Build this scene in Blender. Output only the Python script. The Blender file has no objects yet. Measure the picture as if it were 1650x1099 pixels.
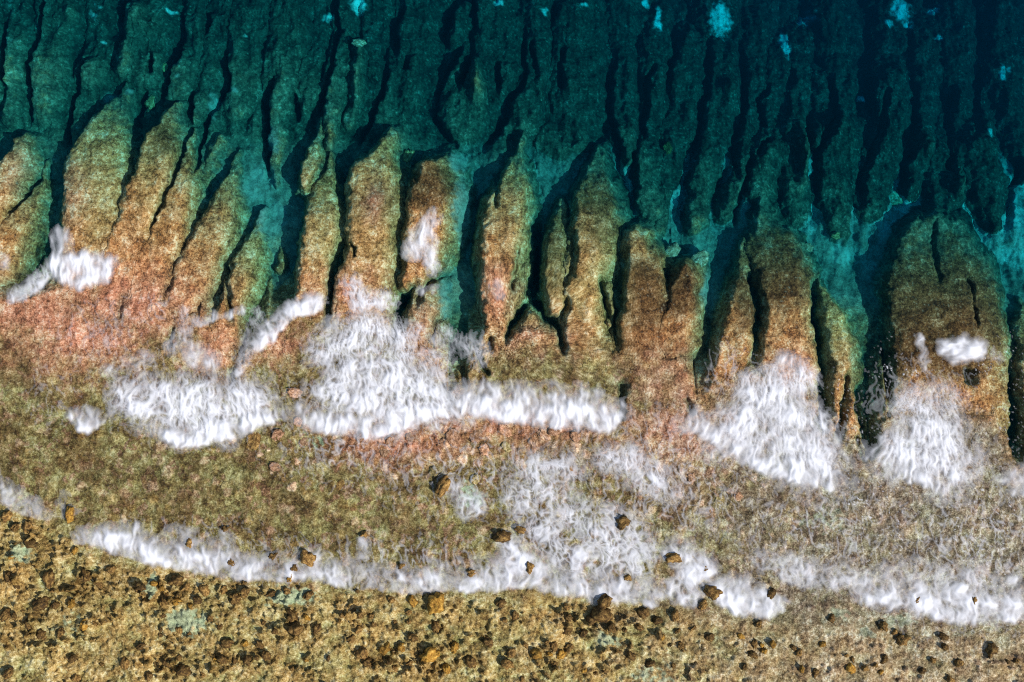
# Reef edge seen straight down from the air: coral spurs, sand grooves, surf and a boulder-strewn reef flat.
import bpy, bmesh, math, random
import numpy as np
from mathutils import Matrix

R = math.radians
scene = bpy.context.scene
col = scene.collection
random.seed(11)
rng = np.random.default_rng(7)

# ------------------------------------------------------------------ camera, sky, sun, exposure
S = 0.04                      # metres of sea surface per photo pixel
CU, CV = 825.0, 549.5         # photo centre
CAM_H = 84.0
cam_data = bpy.data.cameras.new('camera')
cam = bpy.data.objects.new('camera', cam_data)
cam.location = (0, 0, CAM_H)
cam.rotation_euler = (0, 0, 0)
cam_data.sensor_width = 36.0
cam_data.lens = 36.0 * CAM_H / (1650 * S)
cam_data.clip_start = 1.0
cam_data.clip_end = 600.0
col.objects.link(cam)
scene.camera = cam

SUN_ELEV, SUN_AZ = 47.0, -27.0        # azimuth measured from +X towards +Y
world = bpy.data.worlds.new('World')
scene.world = world
world.use_nodes = True
wn = world.node_tree
bg = wn.nodes['Background']
sky = wn.nodes.new('ShaderNodeTexSky')
sky.sky_type = 'NISHITA'
sky.sun_disc = False
sky.sun_elevation = R(SUN_ELEV)
sky.sun_rotation = R(90 - SUN_AZ)
wn.links.new(sky.outputs['Color'], bg.inputs['Color'])
bg.inputs['Strength'].default_value = 0.13

sd = bpy.data.lights.new('sun', 'SUN')
sd.energy = 5.0
sd.angle = R(0.5)
sd.color = (1.0, 0.95, 0.87)
sun = bpy.data.objects.new('sun', sd)
sun.rotation_euler = (R(90 - SUN_ELEV), 0, R(SUN_AZ + 90))
sun.location = (60, -30, 60)
col.objects.link(sun)

scene.view_settings.view_transform = 'Standard'
scene.view_settings.look = 'None'
scene.view_settings.exposure = 0.38
scene.view_settings.gamma = 1.0
scene.view_settings.use_curve_mapping = False
scene.render.engine = 'CYCLES'
scene.cycles.max_bounces = 6
scene.cycles.diffuse_bounces = 2
scene.cycles.volume_bounces = 0
scene.cycles.transparent_max_bounces = 24
scene.cycles.use_denoising = False
scene.cycles.filter_width = 1.15

# ------------------------------------------------------------------ helpers
def tag(o, label=None, cat=None, group=None, kind=None):
    if label: o['label'] = label
    if cat: o['category'] = cat
    if group: o['group'] = group
    if kind: o['kind'] = kind
    return o

def hash2(ix, iy, seed):
    h = (ix.astype(np.int64) * 374761393 + iy.astype(np.int64) * 668265263 + seed * 1442695041) & 0xFFFFFFFF
    h = ((h ^ (h >> 13)) * 1274126177) & 0xFFFFFFFF
    h = ((h ^ (h >> 16)) * 2246822519) & 0xFFFFFFFF
    return ((h ^ (h >> 15)) & 0xFFFFFF).astype(np.float32) / 16777216.0

def vnoise(x, y, seed=0):
    ix = np.floor(x); iy = np.floor(y)
    fx = (x - ix).astype(np.float32); fy = (y - iy).astype(np.float32)
    ix = ix.astype(np.int64); iy = iy.astype(np.int64)
    sx = fx * fx * fx * (fx * (fx * 6 - 15) + 10); sy = fy * fy * fy * (fy * (fy * 6 - 15) + 10)
    def g(dx, dy):
        a = hash2(ix + dx, iy + dy, seed) * 6.2831853
        return np.cos(a) * (fx - dx) + np.sin(a) * (fy - dy)
    n0 = g(0, 0); n1 = g(1, 0); n2 = g(0, 1); n3 = g(1, 1)
    a = n0 + (n1 - n0) * sx; b = n2 + (n3 - n2) * sx
    return (a + (b - a) * sy) * 1.45       # about -1 .. 1

def fbm(x, y, oct=4, seed=0, gain=0.5):
    s = 0; a = 1.0; tot = 0
    for k in range(oct):
        s = s + a * vnoise(x * 2 ** k + 17.3 * k, y * 2 ** k - 9.1 * k, seed + k * 7)
        tot += a; a *= gain
    return s / tot * 1.3

def domes(x, y, cell, seed, rmin=0.25, rmax=0.55, prob=1.0):
    """rounded lumps, one per cell, 0..1 high (height, id noise)"""
    gx = x / cell; gy = y / cell
    ix = np.floor(gx).astype(np.int64); iy = np.floor(gy).astype(np.int64)
    h = np.zeros(x.shape, np.float32); idn = np.zeros(x.shape, np.float32)
    for dx in (-1, 0, 1):
        for dy in (-1, 0, 1):
            cx = ix + dx; cy = iy + dy
            px = cx + 0.15 + 0.7 * hash2(cx, cy, seed); py = cy + 0.15 + 0.7 * hash2(cx, cy, seed + 1)
            r = rmin + (rmax - rmin) * hash2(cx, cy, seed + 2)
            on = hash2(cx, cy, seed + 3) < prob
            d2 = ((gx - px) ** 2 + (gy - py) ** 2) / (r * r)
            v = np.where(on, np.sqrt(np.clip(1 - d2, 0, 1)) * r / rmax, 0).astype(np.float32)
            m = v > h
            idn = np.where(m, hash2(cx, cy, seed + 4), idn)
            h = np.maximum(h, v)
    return h, idn

def sstep(a, b, x):
    t = np.clip((x - a) / (b - a), 0, 1)
    return t * t * (3 - 2 * t)

def table(us, vs, rows):
    rows = np.array(rows, np.float32)
    us = np.array(us, float); vs = np.array(vs, float)
    def f(u, v):
        u = np.clip(u, us[0], us[-1] - 1e-3); v = np.clip(v, vs[0], vs[-1] - 1e-3)
        i = np.clip(np.searchsorted(us, u, side='right') - 1, 0, len(us) - 2)
        j = np.clip(np.searchsorted(vs, v, side='right') - 1, 0, len(vs) - 2)
        a = (u - us[i]) / (us[i + 1] - us[i]); b = (v - vs[j]) / (vs[j + 1] - vs[j])
        a = a * a * (3 - 2 * a); b = b * b * (3 - 2 * b)
        return ((rows[j, i] * (1 - a) + rows[j, i + 1] * a) * (1 - b) + (rows[j + 1, i] * (1 - a) + rows[j + 1, i + 1] * a) * b)
    return f

# depth of the tops of the submerged ridges (metres), by place
deep_top = table((0, 400, 800, 1100, 1300, 1650), (-150, 0, 150, 260, 400, 520),
    [(-5.0, -5.4, -6.6, -9.5, -11.5, -13.0),
     (-4.2, -4.6, -5.6, -8.0, -9.6, -10.8),
     (-3.0, -3.4, -4.3, -5.6, -7.0, -8.4),
     (-2.3, -2.5, -3.0, -4.0, -4.6, -5.6),
     (-2.0, -2.0, -2.2, -2.8, -3.0, -3.6),
     (-1.0, -1.0, -1.2, -1.5, -1.8, -2.0)])

def at(u, v, z):
    """photo pixel + depth -> place on the reef (photo-pixel units of the sea surface)"""
    k = (CAM_H - z) / CAM_H
    return CU + (u - CU) * k, CV + (v - CV) * k

def deep_at(u, v, extra=0.0):
    return at(u, v, float(deep_top(np.float64(u), np.float64(v))) + extra)

# ------------------------------------------------------------------ reef layout
# emergent coral spurs: label, depth of the tip, centre line (u, v, half width)
SPURS = [
 ('pointed tan coral spur at the very left, split by a dark slit', 0.7, [(22,230,13),(12,280,24),(-18,340,34),(-60,400,50)]),
 ('grey-green coral lobe right of the pointed tan spur, beside a dark groove', 1.0, [(53,284,7),(46,318,15),(18,372,26),(-10,420,40)]),
 ('broad orange-tan coral spur with pale knobbly tip, above the square white splash', 2.2, [(176,160,20),(158,208,40),(150,260,53),(149,320,56),(150,400,60),(152,470,66)]),
 ('rounded brown-tipped coral spur right of the broad orange-tan one', 1.0, [(262,194,17),(251,230,33),(246,280,33),(228,340,40),(205,410,48),(190,480,60)]),
 ('narrow needle-tipped coral spur hugging the rounded brown-tipped one', 1.0, [(297,232,6),(294,270,10),(283,320,22),(266,380,32),(244,440,40),(225,500,50)]),
 ('mossy green coral spur leaning along the turquoise sand groove', 1.8, [(369,264,9),(360,312,19),(342,372,32),(318,430,36),(292,490,30),(270,540,40)]),
 ('small tapering coral spur standing alone in the turquoise groove', 1.1, [(410,362,10),(400,402,22),(386,450,24),(372,500,20),(350,560,36)]),
 ('slim tan coral sliver at the dark end of a groove, apart from its neighbours', 1.2, [(505,214,9),(497,255,13),(488,292,8)]),
 ('long brown coral spur narrowing downward to a dark curved slit', 1.0, [(524,278,14),(518,320,27),(517,380,31),(506,440,28),(494,500,26),(485,560,40)]),
 ('big yellow-edged coral spur with brown blotched crown', 0.9, [(618,238,17),(602,282,40),(600,340,43),(597,400,40),(585,460,52),(578,530,62)]),
 ('dark orange-brown coral spur capped with a white splash on its back', 0.3, [(695,277,21),(692,312,35),(687,360,36),(678,410,32),(664,450,20)]),
 ('short orange coral spur between a slit and the wide teal groove', 0.6, [(696,446,14),(688,480,26),(678,520,26),(664,570,34)]),
 ('knobbly tan coral spur with ragged tip right of the wide teal groove', 1.6, [(839,236,10),(830,280,26),(815,330,34),(808,390,34),(802,450,30),(800,510,20),(805,570,34)]),
 ('small lobed coral spur tucked against the knobbly tan one', 1.0, [(849,402,9),(844,440,17),(828,486,15),(815,520,12)]),
 ('short brown coral spur with round tip, left of the long hooded one', 0.9, [(905,350,14),(898,400,23),(894,450,22),(898,495,15)]),
 ('long hooded coral spur with greenish tip and dark left flank', 1.4, [(968,264,20),(963,312,33),(957,370,36),(948,430,36),(938,490,33),(940,560,50)]),
 ('tan coral mound wedged below the forked dark slit', 0.2, [(858,522,20),(860,555,40)]),
 ('slim leaf-shaped yellow coral ridge between two thin slits', 0.5, [(985,458,8),(985,488,13),(985,522,8)]),
 ('wide brown coral spur with a rounded shoulder and notch at right', 0.5, [(1027,385,17),(1034,430,35),(1040,490,48),(1040,560,60)]),
 ('round-headed rusty coral lobe on the edge of the blue groove', 0.2, [(1106,446,19),(1099,490,27),(1085,545,40)]),
 ('narrow brown coral spur with a blue groove on one side, a slit on the other', 0.9, [(1207,420,13),(1203,470,22),(1192,530,28),(1176,600,36)]),
 ('large brown speckled coral spur above the fan-shaped surf', 1.6, [(1250,345,24),(1256,395,48),(1266,450,48),(1270,520,47),(1275,600,56)]),
 ('pointed olive coral spur speckled yellow beside a wavy black slit', 0.9, [(1337,470,7),(1346,512,23),(1354,570,27),(1356,640,26),(1368,700,26)]),
 ('massive dark brown coral block with a notched top, widest of all', 1.3, [(1526,408,70),(1527,455,94),(1530,520,98),(1538,600,102),(1540,680,110)]),
 ('brown coral spur running out of view behind a black groove', 1.2, [(1668,520,18),(1672,600,26),(1690,700,42)]),
]
# submerged ridges: label, centre line
RIDGES = [
 ('dim teal ridge at the upper left corner', [(-8,-30,16),(-12,60,18),(-10,150,14)]),
 ('green submerged ridge between two dark cracks near the upper left corner', [(28,-40,24),(32,40,22),(26,120,18),(18,185,16)]),
 ('wide green submerged ridge ending above the first groove', [(112,-40,40),(98,50,34),(78,125,30),(72,185,24)]),
 ('submerged ridge leading down into the pale knobbly tip', [(170,-30,30),(165,60,30),(150,115,26)]),
 ('brown-dusted narrow submerged ridge with pale coral flecks', [(220,15,16),(212,60,18),(203,110,16)]),
 ('dark green submerged ridge above the rounded brown-tipped spur', [(252,-30,32),(252,60,32),(232,125,24)]),
 ('submerged ridge ending in a small pale coral tuft', [(315,-30,20),(318,70,24),(294,135,24),(276,170,14)]),
 ('smooth green submerged ridge above the needle-tipped spur', [(362,-30,24),(354,65,24),(338,130,24),(320,185,15),(300,205,9)]),
 ('broad teal submerged ridge crossed by a blue sand streak', [(418,-30,32),(408,60,34),(396,120,30),(388,175,22)]),
 ('lean submerged ridge with pale flecks beside the needle-tipped spur', [(356,228,10),(338,280,16),(322,326,12)]),
 ('tapering submerged ridge above the sandy groove', [(478,-30,32),(470,60,34),(460,120,30),(450,185,16),(448,260,12),(446,300,6)]),
 ('narrow dark submerged ridge above the slim tan sliver', [(522,-20,16),(515,60,20),(500,120,20),(500,165,14)]),
 ('submerged ridge with a pale flank beside the slim tan sliver', [(562,-30,18),(556,60,16),(550,130,22),(536,190,14),(530,250,13)]),
 ('brown crested submerged ridge with a pale pinnacle at its end', [(583,72,9),(580,110,16),(574,160,14),(564,200,9)]),
 ('green submerged ridge with a curved dark left edge', [(612,-30,26),(606,60,22),(604,110,14)]),
 ('broad smooth submerged ridge above the yellow-edged spur', [(695,-30,38),(678,60,38),(660,130,38),(638,195,32)]),
 ('short humped submerged ridge in a dark hollow', [(750,18,14),(740,60,14)]),
 ('slanted submerged ridge beside the brown-capped mound', [(752,72,9),(736,115,18),(718,155,14)]),
 ('green submerged ridge with an undulating right edge', [(798,-30,32),(804,60,36),(816,110,26),(806,150,20)]),
 ('teardrop submerged mound with a brown crest above the teal groove', [(772,108,10),(771,140,22),(762,185,46),(756,215,34)]),
 ('narrow submerged ridge above the ragged tip of the knobbly spur', [(872,-20,22),(869,80,20),(862,150,26),(848,205,34)]),
 ('wide green submerged shoulder above the hooded spur', [(936,-30,34),(932,70,32),(938,160,42),(915,230,48)]),
 ('smooth dark submerged ridge left of a long crack', [(1005,-30,26),(1008,70,28),(1010,150,24),(1008,220,16),(1016,260,8)]),
 ('submerged ridge running to the notch of the rounded shoulder', [(1066,30,24),(1058,110,20),(1060,190,22),(1050,270,28),(1055,340,24)]),
 ('pale-topped submerged ridge left of the long black crack', [(1116,75,22),(1112,150,28),(1096,230,26),(1078,300,22),(1064,370,12)]),
 ('long smooth submerged ridge right of the long black crack', [(1165,90,26),(1170,150,24),(1158,220,26),(1140,300,26),(1124,362,16)]),
 ('dim submerged ridge with a blue sand cap', [(1160,-20,32),(1155,40,30)]),
 ('slim dark submerged ridge above the narrow brown spur', [(1222,40,18),(1220,130,18),(1210,210,18),(1194,280,13),(1176,340,14)]),
 ('dark submerged ridge above the large speckled spur', [(1262,110,24),(1254,180,26),(1244,250,28),(1234,310,24)]),
 ('speckled submerged ridge with a brown streak on top', [(1296,60,20),(1290,150,18),(1284,220,22),(1280,290,30),(1290,350,24)]),
 ('oval dark submerged ridge ringed by cracks', [(1326,130,16),(1324,190,20),(1318,225,14)]),
 ('dark submerged ridge above the pointed olive spur', [(1342,-10,24),(1345,60,20),(1362,150,22),(1362,230,28),(1352,310,32),(1358,375,22)]),
 ('small leaf-shaped submerged ridge between two cracks', [(1418,148,9),(1418,185,11)]),
 ('deep submerged ridge under the brightest blue sand patch', [(1440,-20,26),(1448,70,24)]),
 ('dark submerged ridge above the teal groove of the massive block', [(1446,130,22),(1444,200,28),(1428,270,28),(1410,340,26)]),
 ('submerged ridge carrying a round pale boulder', [(1498,80,20),(1500,170,22),(1488,250,24),(1474,310,16)]),
 ('deep dark ridge near the upper right, hardly visible', [(1550,20,28),(1552,100,28),(1562,180,26)]),
 ('brown-tinged submerged ridge above the massive block', [(1528,262,20),(1530,310,28),(1528,352,18)]),
 ('submerged ridge with a white coral cap near the right edge', [(1596,205,14),(1588,250,24),(1600,320,26),(1606,365,14)]),
 ('dim ridge with blue sand flecks on the right edge', [(1620,20,24),(1626,110,26),(1642,190,24),(1652,280,22)]),
 ('small oval mound alone on the floor of the turquoise groove', [(455,402,8),(452,430,10)]),
]
# dark cracks (run downward in the photo; the side to their right stands a little higher)
CRACKS = [
 [(5,35),(9,100),(7,140)], [(74,-10),(63,48),(46,98),(42,124),(50,152),(45,190)], [(206,-5),(194,32)],
 [(139,88),(121,138),(108,178),(105,232)], [(293,15),(295,45),(287,85),(279,102),(258,158)], [(230,145),(224,175),(220,200)], [(338,20),(332,52)],
 [(362,82),(370,130),(336,188),(324,228),(311,290)], [(307,140),(305,195)], [(443,120),(425,160),(430,200),(430,285)],
 [(541,-5),(546,50),(536,112),(516,160),(518,195)], [(470,150),(482,190)], [(243,85),(244,118)],
 [(650,10),(634,48),(635,82)], [(622,100),(615,150),(592,198),(576,238)], [(728,18),(718,70)],
 [(741,75),(729,102),(706,143),(702,190),(716,215),(734,231)], [(764,-5),(763,50)], [(761,85),(745,136)],
 [(842,45),(846,95),(845,132),(820,162),(813,190),(801,212),(776,240)], [(895,0),(893,36)], [(910,75),(903,110),(906,146)],
 [(858,65),(862,110)], [(802,100),(803,140)], [(653,95),(655,107)],
 [(991,98),(981,140),(984,192),(992,205),(996,240),(1006,290)], [(1053,105),(1040,152),(1038,222)], [(1092,65),(1080,112),(1075,145)],
 [(1021,240),(1024,290),(1018,340)], [(1140,55),(1141,130),(1130,190),(1115,260),(1103,300),(1100,366)],
 [(1200,90),(1200,168),(1187,230),(1183,290)], [(1236,143),(1222,165),(1230,200)], [(1242,220),(1222,248)], [(1212,258),(1195,310),(1188,366)],
 [(1302,180),(1303,230),(1318,242),(1319,320)], [(1342,120),(1345,190),(1320,240)], [(1410,120),(1401,155),(1410,188)],
 [(1431,142),(1420,200),(1402,262),(1386,288),(1392,330)], [(1540,140),(1533,190),(1536,240),(1528,268),(1555,292)], [(1478,150),(1475,215),(1462,260),(1458,310)],
 [(1172,268),(1160,305)], [(1585,118),(1572,180)], [(1650,250),(1634,300),(1632,360)],
]
# slits inside the shallow reef: (points, half width, depth)
SLITS = [
 ([(48,278),(34,308),(6,340)],4,0.8), ([(286,228),(280,262),(262,320),(241,372)],4,0.7), ([(563,392),(570,398),(571,408)],3,0.8),
 ([(551,392),(538,420),(528,480),(523,518)],5,1.2), ([(668,455),(650,480),(641,520),(636,545)],7,1.4), ([(722,440),(690,452),(675,468),(672,495)],5,0.7),
 ([(800,275),(798,300),(801,328)],4,0.9), ([(835,395),(830,440),(825,470)],4,0.5), ([(846,490),(826,520),(817,548)],6,1.3),
 ([(868,350),(864,430),(858,482)],8,1.4), ([(862,480),(880,508),(900,530),(906,566)],7,1.4), ([(924,372),(922,430),(915,455)],5,0.8),
 ([(915,480),(905,520)],5,0.9), ([(972,448),(974,490),(983,515)],5,0.9), ([(1008,400),(1000,455),(992,510),(994,560)],6,1.2),
 ([(788,545),(786,562)],4,0.7), ([(770,560),(778,590),(785,603)],4,0.8), ([(1004,618),(1000,650),(1002,672)],6,0.7), ([(1075,430),(1080,448)],6,0.7),
 ([(1214,440),(1226,480),(1225,570)],6,1.4), ([(1322,455),(1322,520),(1334,600),(1330,660),(1320,690)],8,1.5), ([(1372,600),(1358,660),(1350,705)],6,1.0),
 ([(1393,620),(1388,660),(1396,700),(1400,735)],6,1.0), ([(1415,690),(1402,728)],8,0.9), ([(1572,440),(1576,490),(1574,530)],2.6,0.5), ([(1562,590),(1560,622)],9,1.0),
 ([(1640,600),(1642,680),(1638,740)],9,1.6), ([(375,590),(370,630)],6,0.7), ([(1526,350),(1520,385),(1523,450)],4,0.5), ([(362,420),(366,470),(372,520)],5,0.7),
 ([(1105,640),(1113,665)],5,0.6), ([(1380,700),(1392,745)],4,0.5), ([(280,520),(276,560)],6,0.4), ([(200,470),(190,520)],8,0.35),
 ([(745,590),(748,625)],5,0.6), ([(715,610),(722,655)],6,0.6),
]
# where the grooves run out on the reef flat
COAST = [(-4000,480),(-60,480),(20,495),(50,490),(90,470),(150,470),(230,480),(285,520),(320,520),(372,600),(392,590),(430,545),(480,510),(540,500),(600,520),
 (650,540),(700,585),(722,640),(752,620),(790,560),(850,540),(910,560),(1000,575),(1090,590),(1122,655),(1150,630),(1190,610),(1280,620),(1330,690),
 (1385,720),(1410,740),(1432,680),(1500,650),(1600,680),(1640,760),(1660,770),(1700,690),(4000,690)]

# ------------------------------------------------------------------ height field
def axis(lo, hi, step, far_lo, far_hi):
    a = [lo]
    s = step
    while a[-1] > far_lo:
        s *= 1.16; a.append(a[-1] - s)
    b = [hi]; s = step
    while b[-1] < far_hi:
        s *= 1.16; b.append(b[-1] + s)
    return np.array(a[::-1][:-1] + list(np.arange(lo, hi, step)) + b, np.float64)

xs = axis(-100, 1750, 1.75, -3200, 4850)
ys = axis(-75, 1110, 1.75, -2600, 4000)
U, V = np.meshgrid(xs, ys)
NY, NX = U.shape

warp_u = 6.5 * fbm(U / 34, V / 40, 3, 3) + 2.6 * vnoise(U / 12, V / 12, 44) + 1.6 * vnoise(U / 6, V / 6, 40)
warp_v = 6.5 * fbm(U / 34, V / 40, 3, 23) + 2.6 * vnoise(U / 12, V / 12, 45) + 1.6 * vnoise(U / 6, V / 6, 41)
UW, VW = U + warp_u, V + warp_v

def chain_field(pts, box=130):
    """signed distance (px), half width and value along, only inside the chain's box"""
    pts = np.array(pts, np.float64)
    wmax = pts[:, 2].max() + box
    i0 = np.searchsorted(xs, pts[:, 0].min() - wmax); i1 = np.searchsorted(xs, pts[:, 0].max() + wmax)
    j0 = np.searchsorted(ys, pts[:, 1].min() - wmax); j1 = np.searchsorted(ys, pts[:, 1].max() + wmax)
    sl = (slice(j0, j1), slice(i0, i1))
    x = UW[sl]; y = VW[sl]
    seg = np.hypot(np.diff(pts[:, 0]), np.diff(pts[:, 1])); tot = seg.sum(); acc = 0
    D = []; Q = []
    for k in range(len(pts) - 1):
        ax, ay, aw = pts[k]; bx, by, bw_ = pts[k + 1]
        dx, dy = bx - ax, by - ay
        t = np.clip(((x - ax) * dx + (y - ay) * dy) / (dx * dx + dy * dy + 1e-9), 0, 1)
        px = x - ax - t * dx; py = y - ay - t * dy
        w = aw + t * (bw_ - aw); l = np.hypot(px, py)
        D.append(l - w); Q.append((w, (acc + t * seg[k]) / tot, np.sign(dy * px - dx * py), px / (l + 1e-6)))   # side: + on the right of a line running down the photo
        acc += seg[k]
    D = np.stack(D); best = D.min(0); near = D.argmin(0)
    side = np.take_along_axis(np.stack([q[2] for q in Q]), near[None], 0)[0]
    soft = max(12.0, 0.45 * pts[:, 2].max())
    W = np.exp(-(D - best) / soft); W /= W.sum(0)                # blend along the line so that the crest rises without steps
    bw = sum(a * q[0] for a, q in zip(W, Q)); bt = sum(a * q[1] for a, q in zip(W, Q)); lean = sum(a * q[3] for a, q in zip(W, Q))
    return sl, best, bw, bt, side, lean

DT = deep_top(U, V)
floor = DT - 0.55 + 0.3 * fbm(U / 60, V / 60, 3, 5)
floor = np.minimum(floor, -2.25 + 0.25 * fbm(U / 50, V / 50, 2, 8))
far_drop = np.clip((-V - 80) / 1500, 0, 1); floor = floor - 12 * far_drop
cx, cy = zip(*COAST)
coast = np.interp(UW, cx, cy)
slope = np.gradient(np.interp(xs, cx, cy), xs)[None, :]
dcoast = (VW - coast) / np.sqrt(1 + np.clip(slope, -2, 2) ** 2)
plat_noise = fbm(U / 70, V / 70, 3, 12)
platform = -0.14 + 0.05 * plat_noise - 0.034 * np.clip(-dcoast - 6, 0, None) ** 1.0
owner = np.zeros(U.shape, np.int32)            # 0 seabed, 1 reef flat, 2.. spurs and ridges
z = floor.copy()
m = platform > z
z = np.where(m, platform, z); owner[m] = 1

objs = []       # (name, label, category, group)
def raise_chain(pts, ztops, dome, wall, idx, rnd=0.35):
    sl, d, w, t, _, lean = chain_field(pts)
    zt = np.interp(t, *ztops)
    east = sstep(-0.6, 0.7, lean)                       # sheltered side: slopes away gently; the other side is undercut and steep
    ins = np.clip(-d / ((rnd + 0.4 * east) * w + 1e-6), 0, 1)
    h = zt - dome * (0.55 + 0.75 * east) * (1 - ins) ** 2 - wall * (1.35 - 0.75 * east) * np.clip(d, 0, None)
    m = h > z[sl]
    z[sl] = np.where(m, h, z[sl]); o = owner[sl]; o[m] = idx

k = 2
for label, pts in RIDGES:
    P = []; zz = []
    for (u, v, w) in pts:
        zt = float(deep_top(np.float64(u), np.float64(v)))
        a, b = at(u, v, zt); P.append((a, b, 1.22 * w * (CAM_H - zt) / CAM_H)); zz.append(zt + random.uniform(-.25, .35))
    seg = np.hypot(np.diff([p[0] for p in P]), np.diff([p[1] for p in P])); ts = np.concatenate([[0], np.cumsum(seg)]) / seg.sum()
    raise_chain(P, (ts, zz), 0.85, 0.034, k, 0.62)
    objs.append((k, 'submerged_ridge', label, 'coral ridge', 'submerged coral ridges off the reef edge')); k += 1
for label, tip, pts in SPURS:
    ts = np.linspace(0, 1, 9)
    L = sum(math.hypot(b[0] - a[0], b[1] - a[1]) for a, b in zip(pts, pts[1:]))
    tz = -float(deep_top(np.float64(pts[0][0]), np.float64(pts[0][1]))) - 0.35
    T = min(tz, 1.9 * tip)
    zz = -0.12 - T * np.exp(-(ts * L / (34 + 26 * tip)) ** 1.3)
    P = []
    for (u, v, w) in pts: P.append((*at(u, v, -0.4), w * 0.92))
    if tip >= 0.9:                                   # the spur runs on below as a sinking nose
        (u0, v0, w0), (u1, v1, _) = P[0], P[1]; q = math.hypot(u0 - u1, v0 - v1)
        P.insert(0, (u0 + (u0 - u1) / q * 34, v0 + (v0 - v1) / q * 34, w0 * 0.55))
        ts = np.concatenate([[0], (34 + ts * L) / (34 + L)]); zz = np.concatenate([[zz[0] - 0.75], zz])
    raise_chain(P, (ts, zz), 0.55, 0.085, k)
    objs.append((k, 'coral_spur', label, 'coral spur', 'coral spurs along the reef edge')); k += 1

rock_cover = (z - floor)
# cracks and slits
for pts in CRACKS:
    P = [(*deep_at(u, v), 0.0) for (u, v) in pts]
    sl, d, w, t, side, _ = chain_field(P, 60)
    fade = np.clip(np.minimum(t, 1 - t) * 6 + 0.25, 0, 1)
    prof = -0.85 * np.exp(-(d / 4.2) ** 2) + 0.42 * np.where(side > 0, np.exp(-np.clip(d - 3, 0, None) / 30) * sstep(0, 7, d), 0)
    z[sl] = z[sl] + prof * fade
for pts, hw, dep in SLITS:
    P = [(*at(u, v, -0.4), 0.0) for (u, v) in pts]
    sl, d, w, t, side, _ = chain_field(P, 40)
    fade = np.clip(np.minimum(t, 1 - t) * 5 + 0.3, 0, 1)
    z[sl] = z[sl] - dep * fade * np.exp(-(d / hw) ** 2 * 1.1)

def blobs(lst, u=None, v=None):
    u = UW if u is None else u; v = VW if v is None else v
    s = np.zeros(u.shape)
    for (a, b, ra, rb, *k) in lst:
        s = np.maximum(s, (k[0] if k else 1.0) * np.exp(-((u - a) / ra) ** 2 - ((v - b) / rb) ** 2))
    return s
for (a, b, ra, rb, hh) in [(208,70,13,40,1.0),(225,25,12,20,.9),(578,140,9,50,.8),(582,76,8,10,.8),(771,138,14,28,1.7),(1295,245,10,40,1.5),(840,228,12,20,.6),(120,20,14,14,.6),(535,225,12,40,.8),(1490,235,14,20,1.0),(1545,300,14,30,1.2),(1280,300,22,24,.9),(1180,140,14,30,.6)]:
    a, b = deep_at(a, b)
    z = z + hh * np.exp(-((UW - a) / ra) ** 2 - ((VW - b) / rb) ** 2)
# relief of the rock itself
rockm = sstep(0.05, 0.6, rock_cover)
f1 = fbm(U / 22, V / 22, 3, 31)
f2 = fbm(U / 7.5, V / 7.5, 3, 51)
dm1, id1 = domes(UW, VW, 17, 61, 0.22, 0.52, 0.75)
dm2, id2 = domes(U, V, 7.5, 71, 0.25, 0.55, 0.8)
shore_v = np.interp(U, [-4000, 0, 110, 160, 300, 600, 900, 1060, 1250, 1400, 1650, 4000], [815, 815, 850, 890, 925, 950, 960, 985, 1000, 1010, 1020, 1020])
flat = sstep(-30, 30, dcoast)
bould = sstep(-10, 40, V - shore_v)                     # boulder field inshore of the last foam line
midr = sstep(640, 720, V) * (1 - bould)                 # knobbly belt
z = z + rockm * (0.085 * f1 + 0.055 * f2 + 0.11 * fbm(U / 48, V / 60, 2, 35)) + (1 - rockm) * 0.05 * f2
hd_band = blobs([(660,720,160,40),(860,705,180,36),(1060,740,130,60,.9),(460,720,90,40,.6),(1180,800,120,40,.5),(520,770,120,40,.5)])
z = z + flat * (0.04 + 0.05 * midr + 0.24 * hd_band) * dm1 * (0.6 + 0.4 * f1) + rockm * 0.05 * dm2
clump = sstep(-0.1, 0.5, fbm(U / 60, V / 42, 3, 81))
rub = np.clip(fbm((U + 3 * f2 + 5 * f1) / 12, (V + 4 * f1) / 9, 4, 85) - 0.05, 0, 1)
lump = fbm((U + 4 * f1) / 26, (V + 4 * f2) / 20, 3, 88)
edge_dark = blobs([(60,880,90,40),(250,950,120,30),(400,970,110,26),(130,960,70,40,.8),(970,1000,60,24,.9),(30,850,40,30),(690,1050,70,30,.6),(480,1010,40,30,.7),(330,1060,80,26,.5),(60,1000,60,30,.5)])
z = z + bould * (1 - 0.6 * sstep(950, 1350, U)) * (0.20 * lump + (0.25 + 0.9 * clump + 0.7 * edge_dark) * rub + 0.16 * clump * dm1 * (0.7 + 0.6 * f2) + 0.10 * dm2 * (0.5 + f2) + 0.06 * f1) + bould * 0.10
deep = sstep(-2.0, -4.0, z)
z = z + deep * (0.26 * fbm(U / 16, V / 26, 3, 91) + 0.35 * fbm(U / 34, V / 75, 2, 95))

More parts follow.
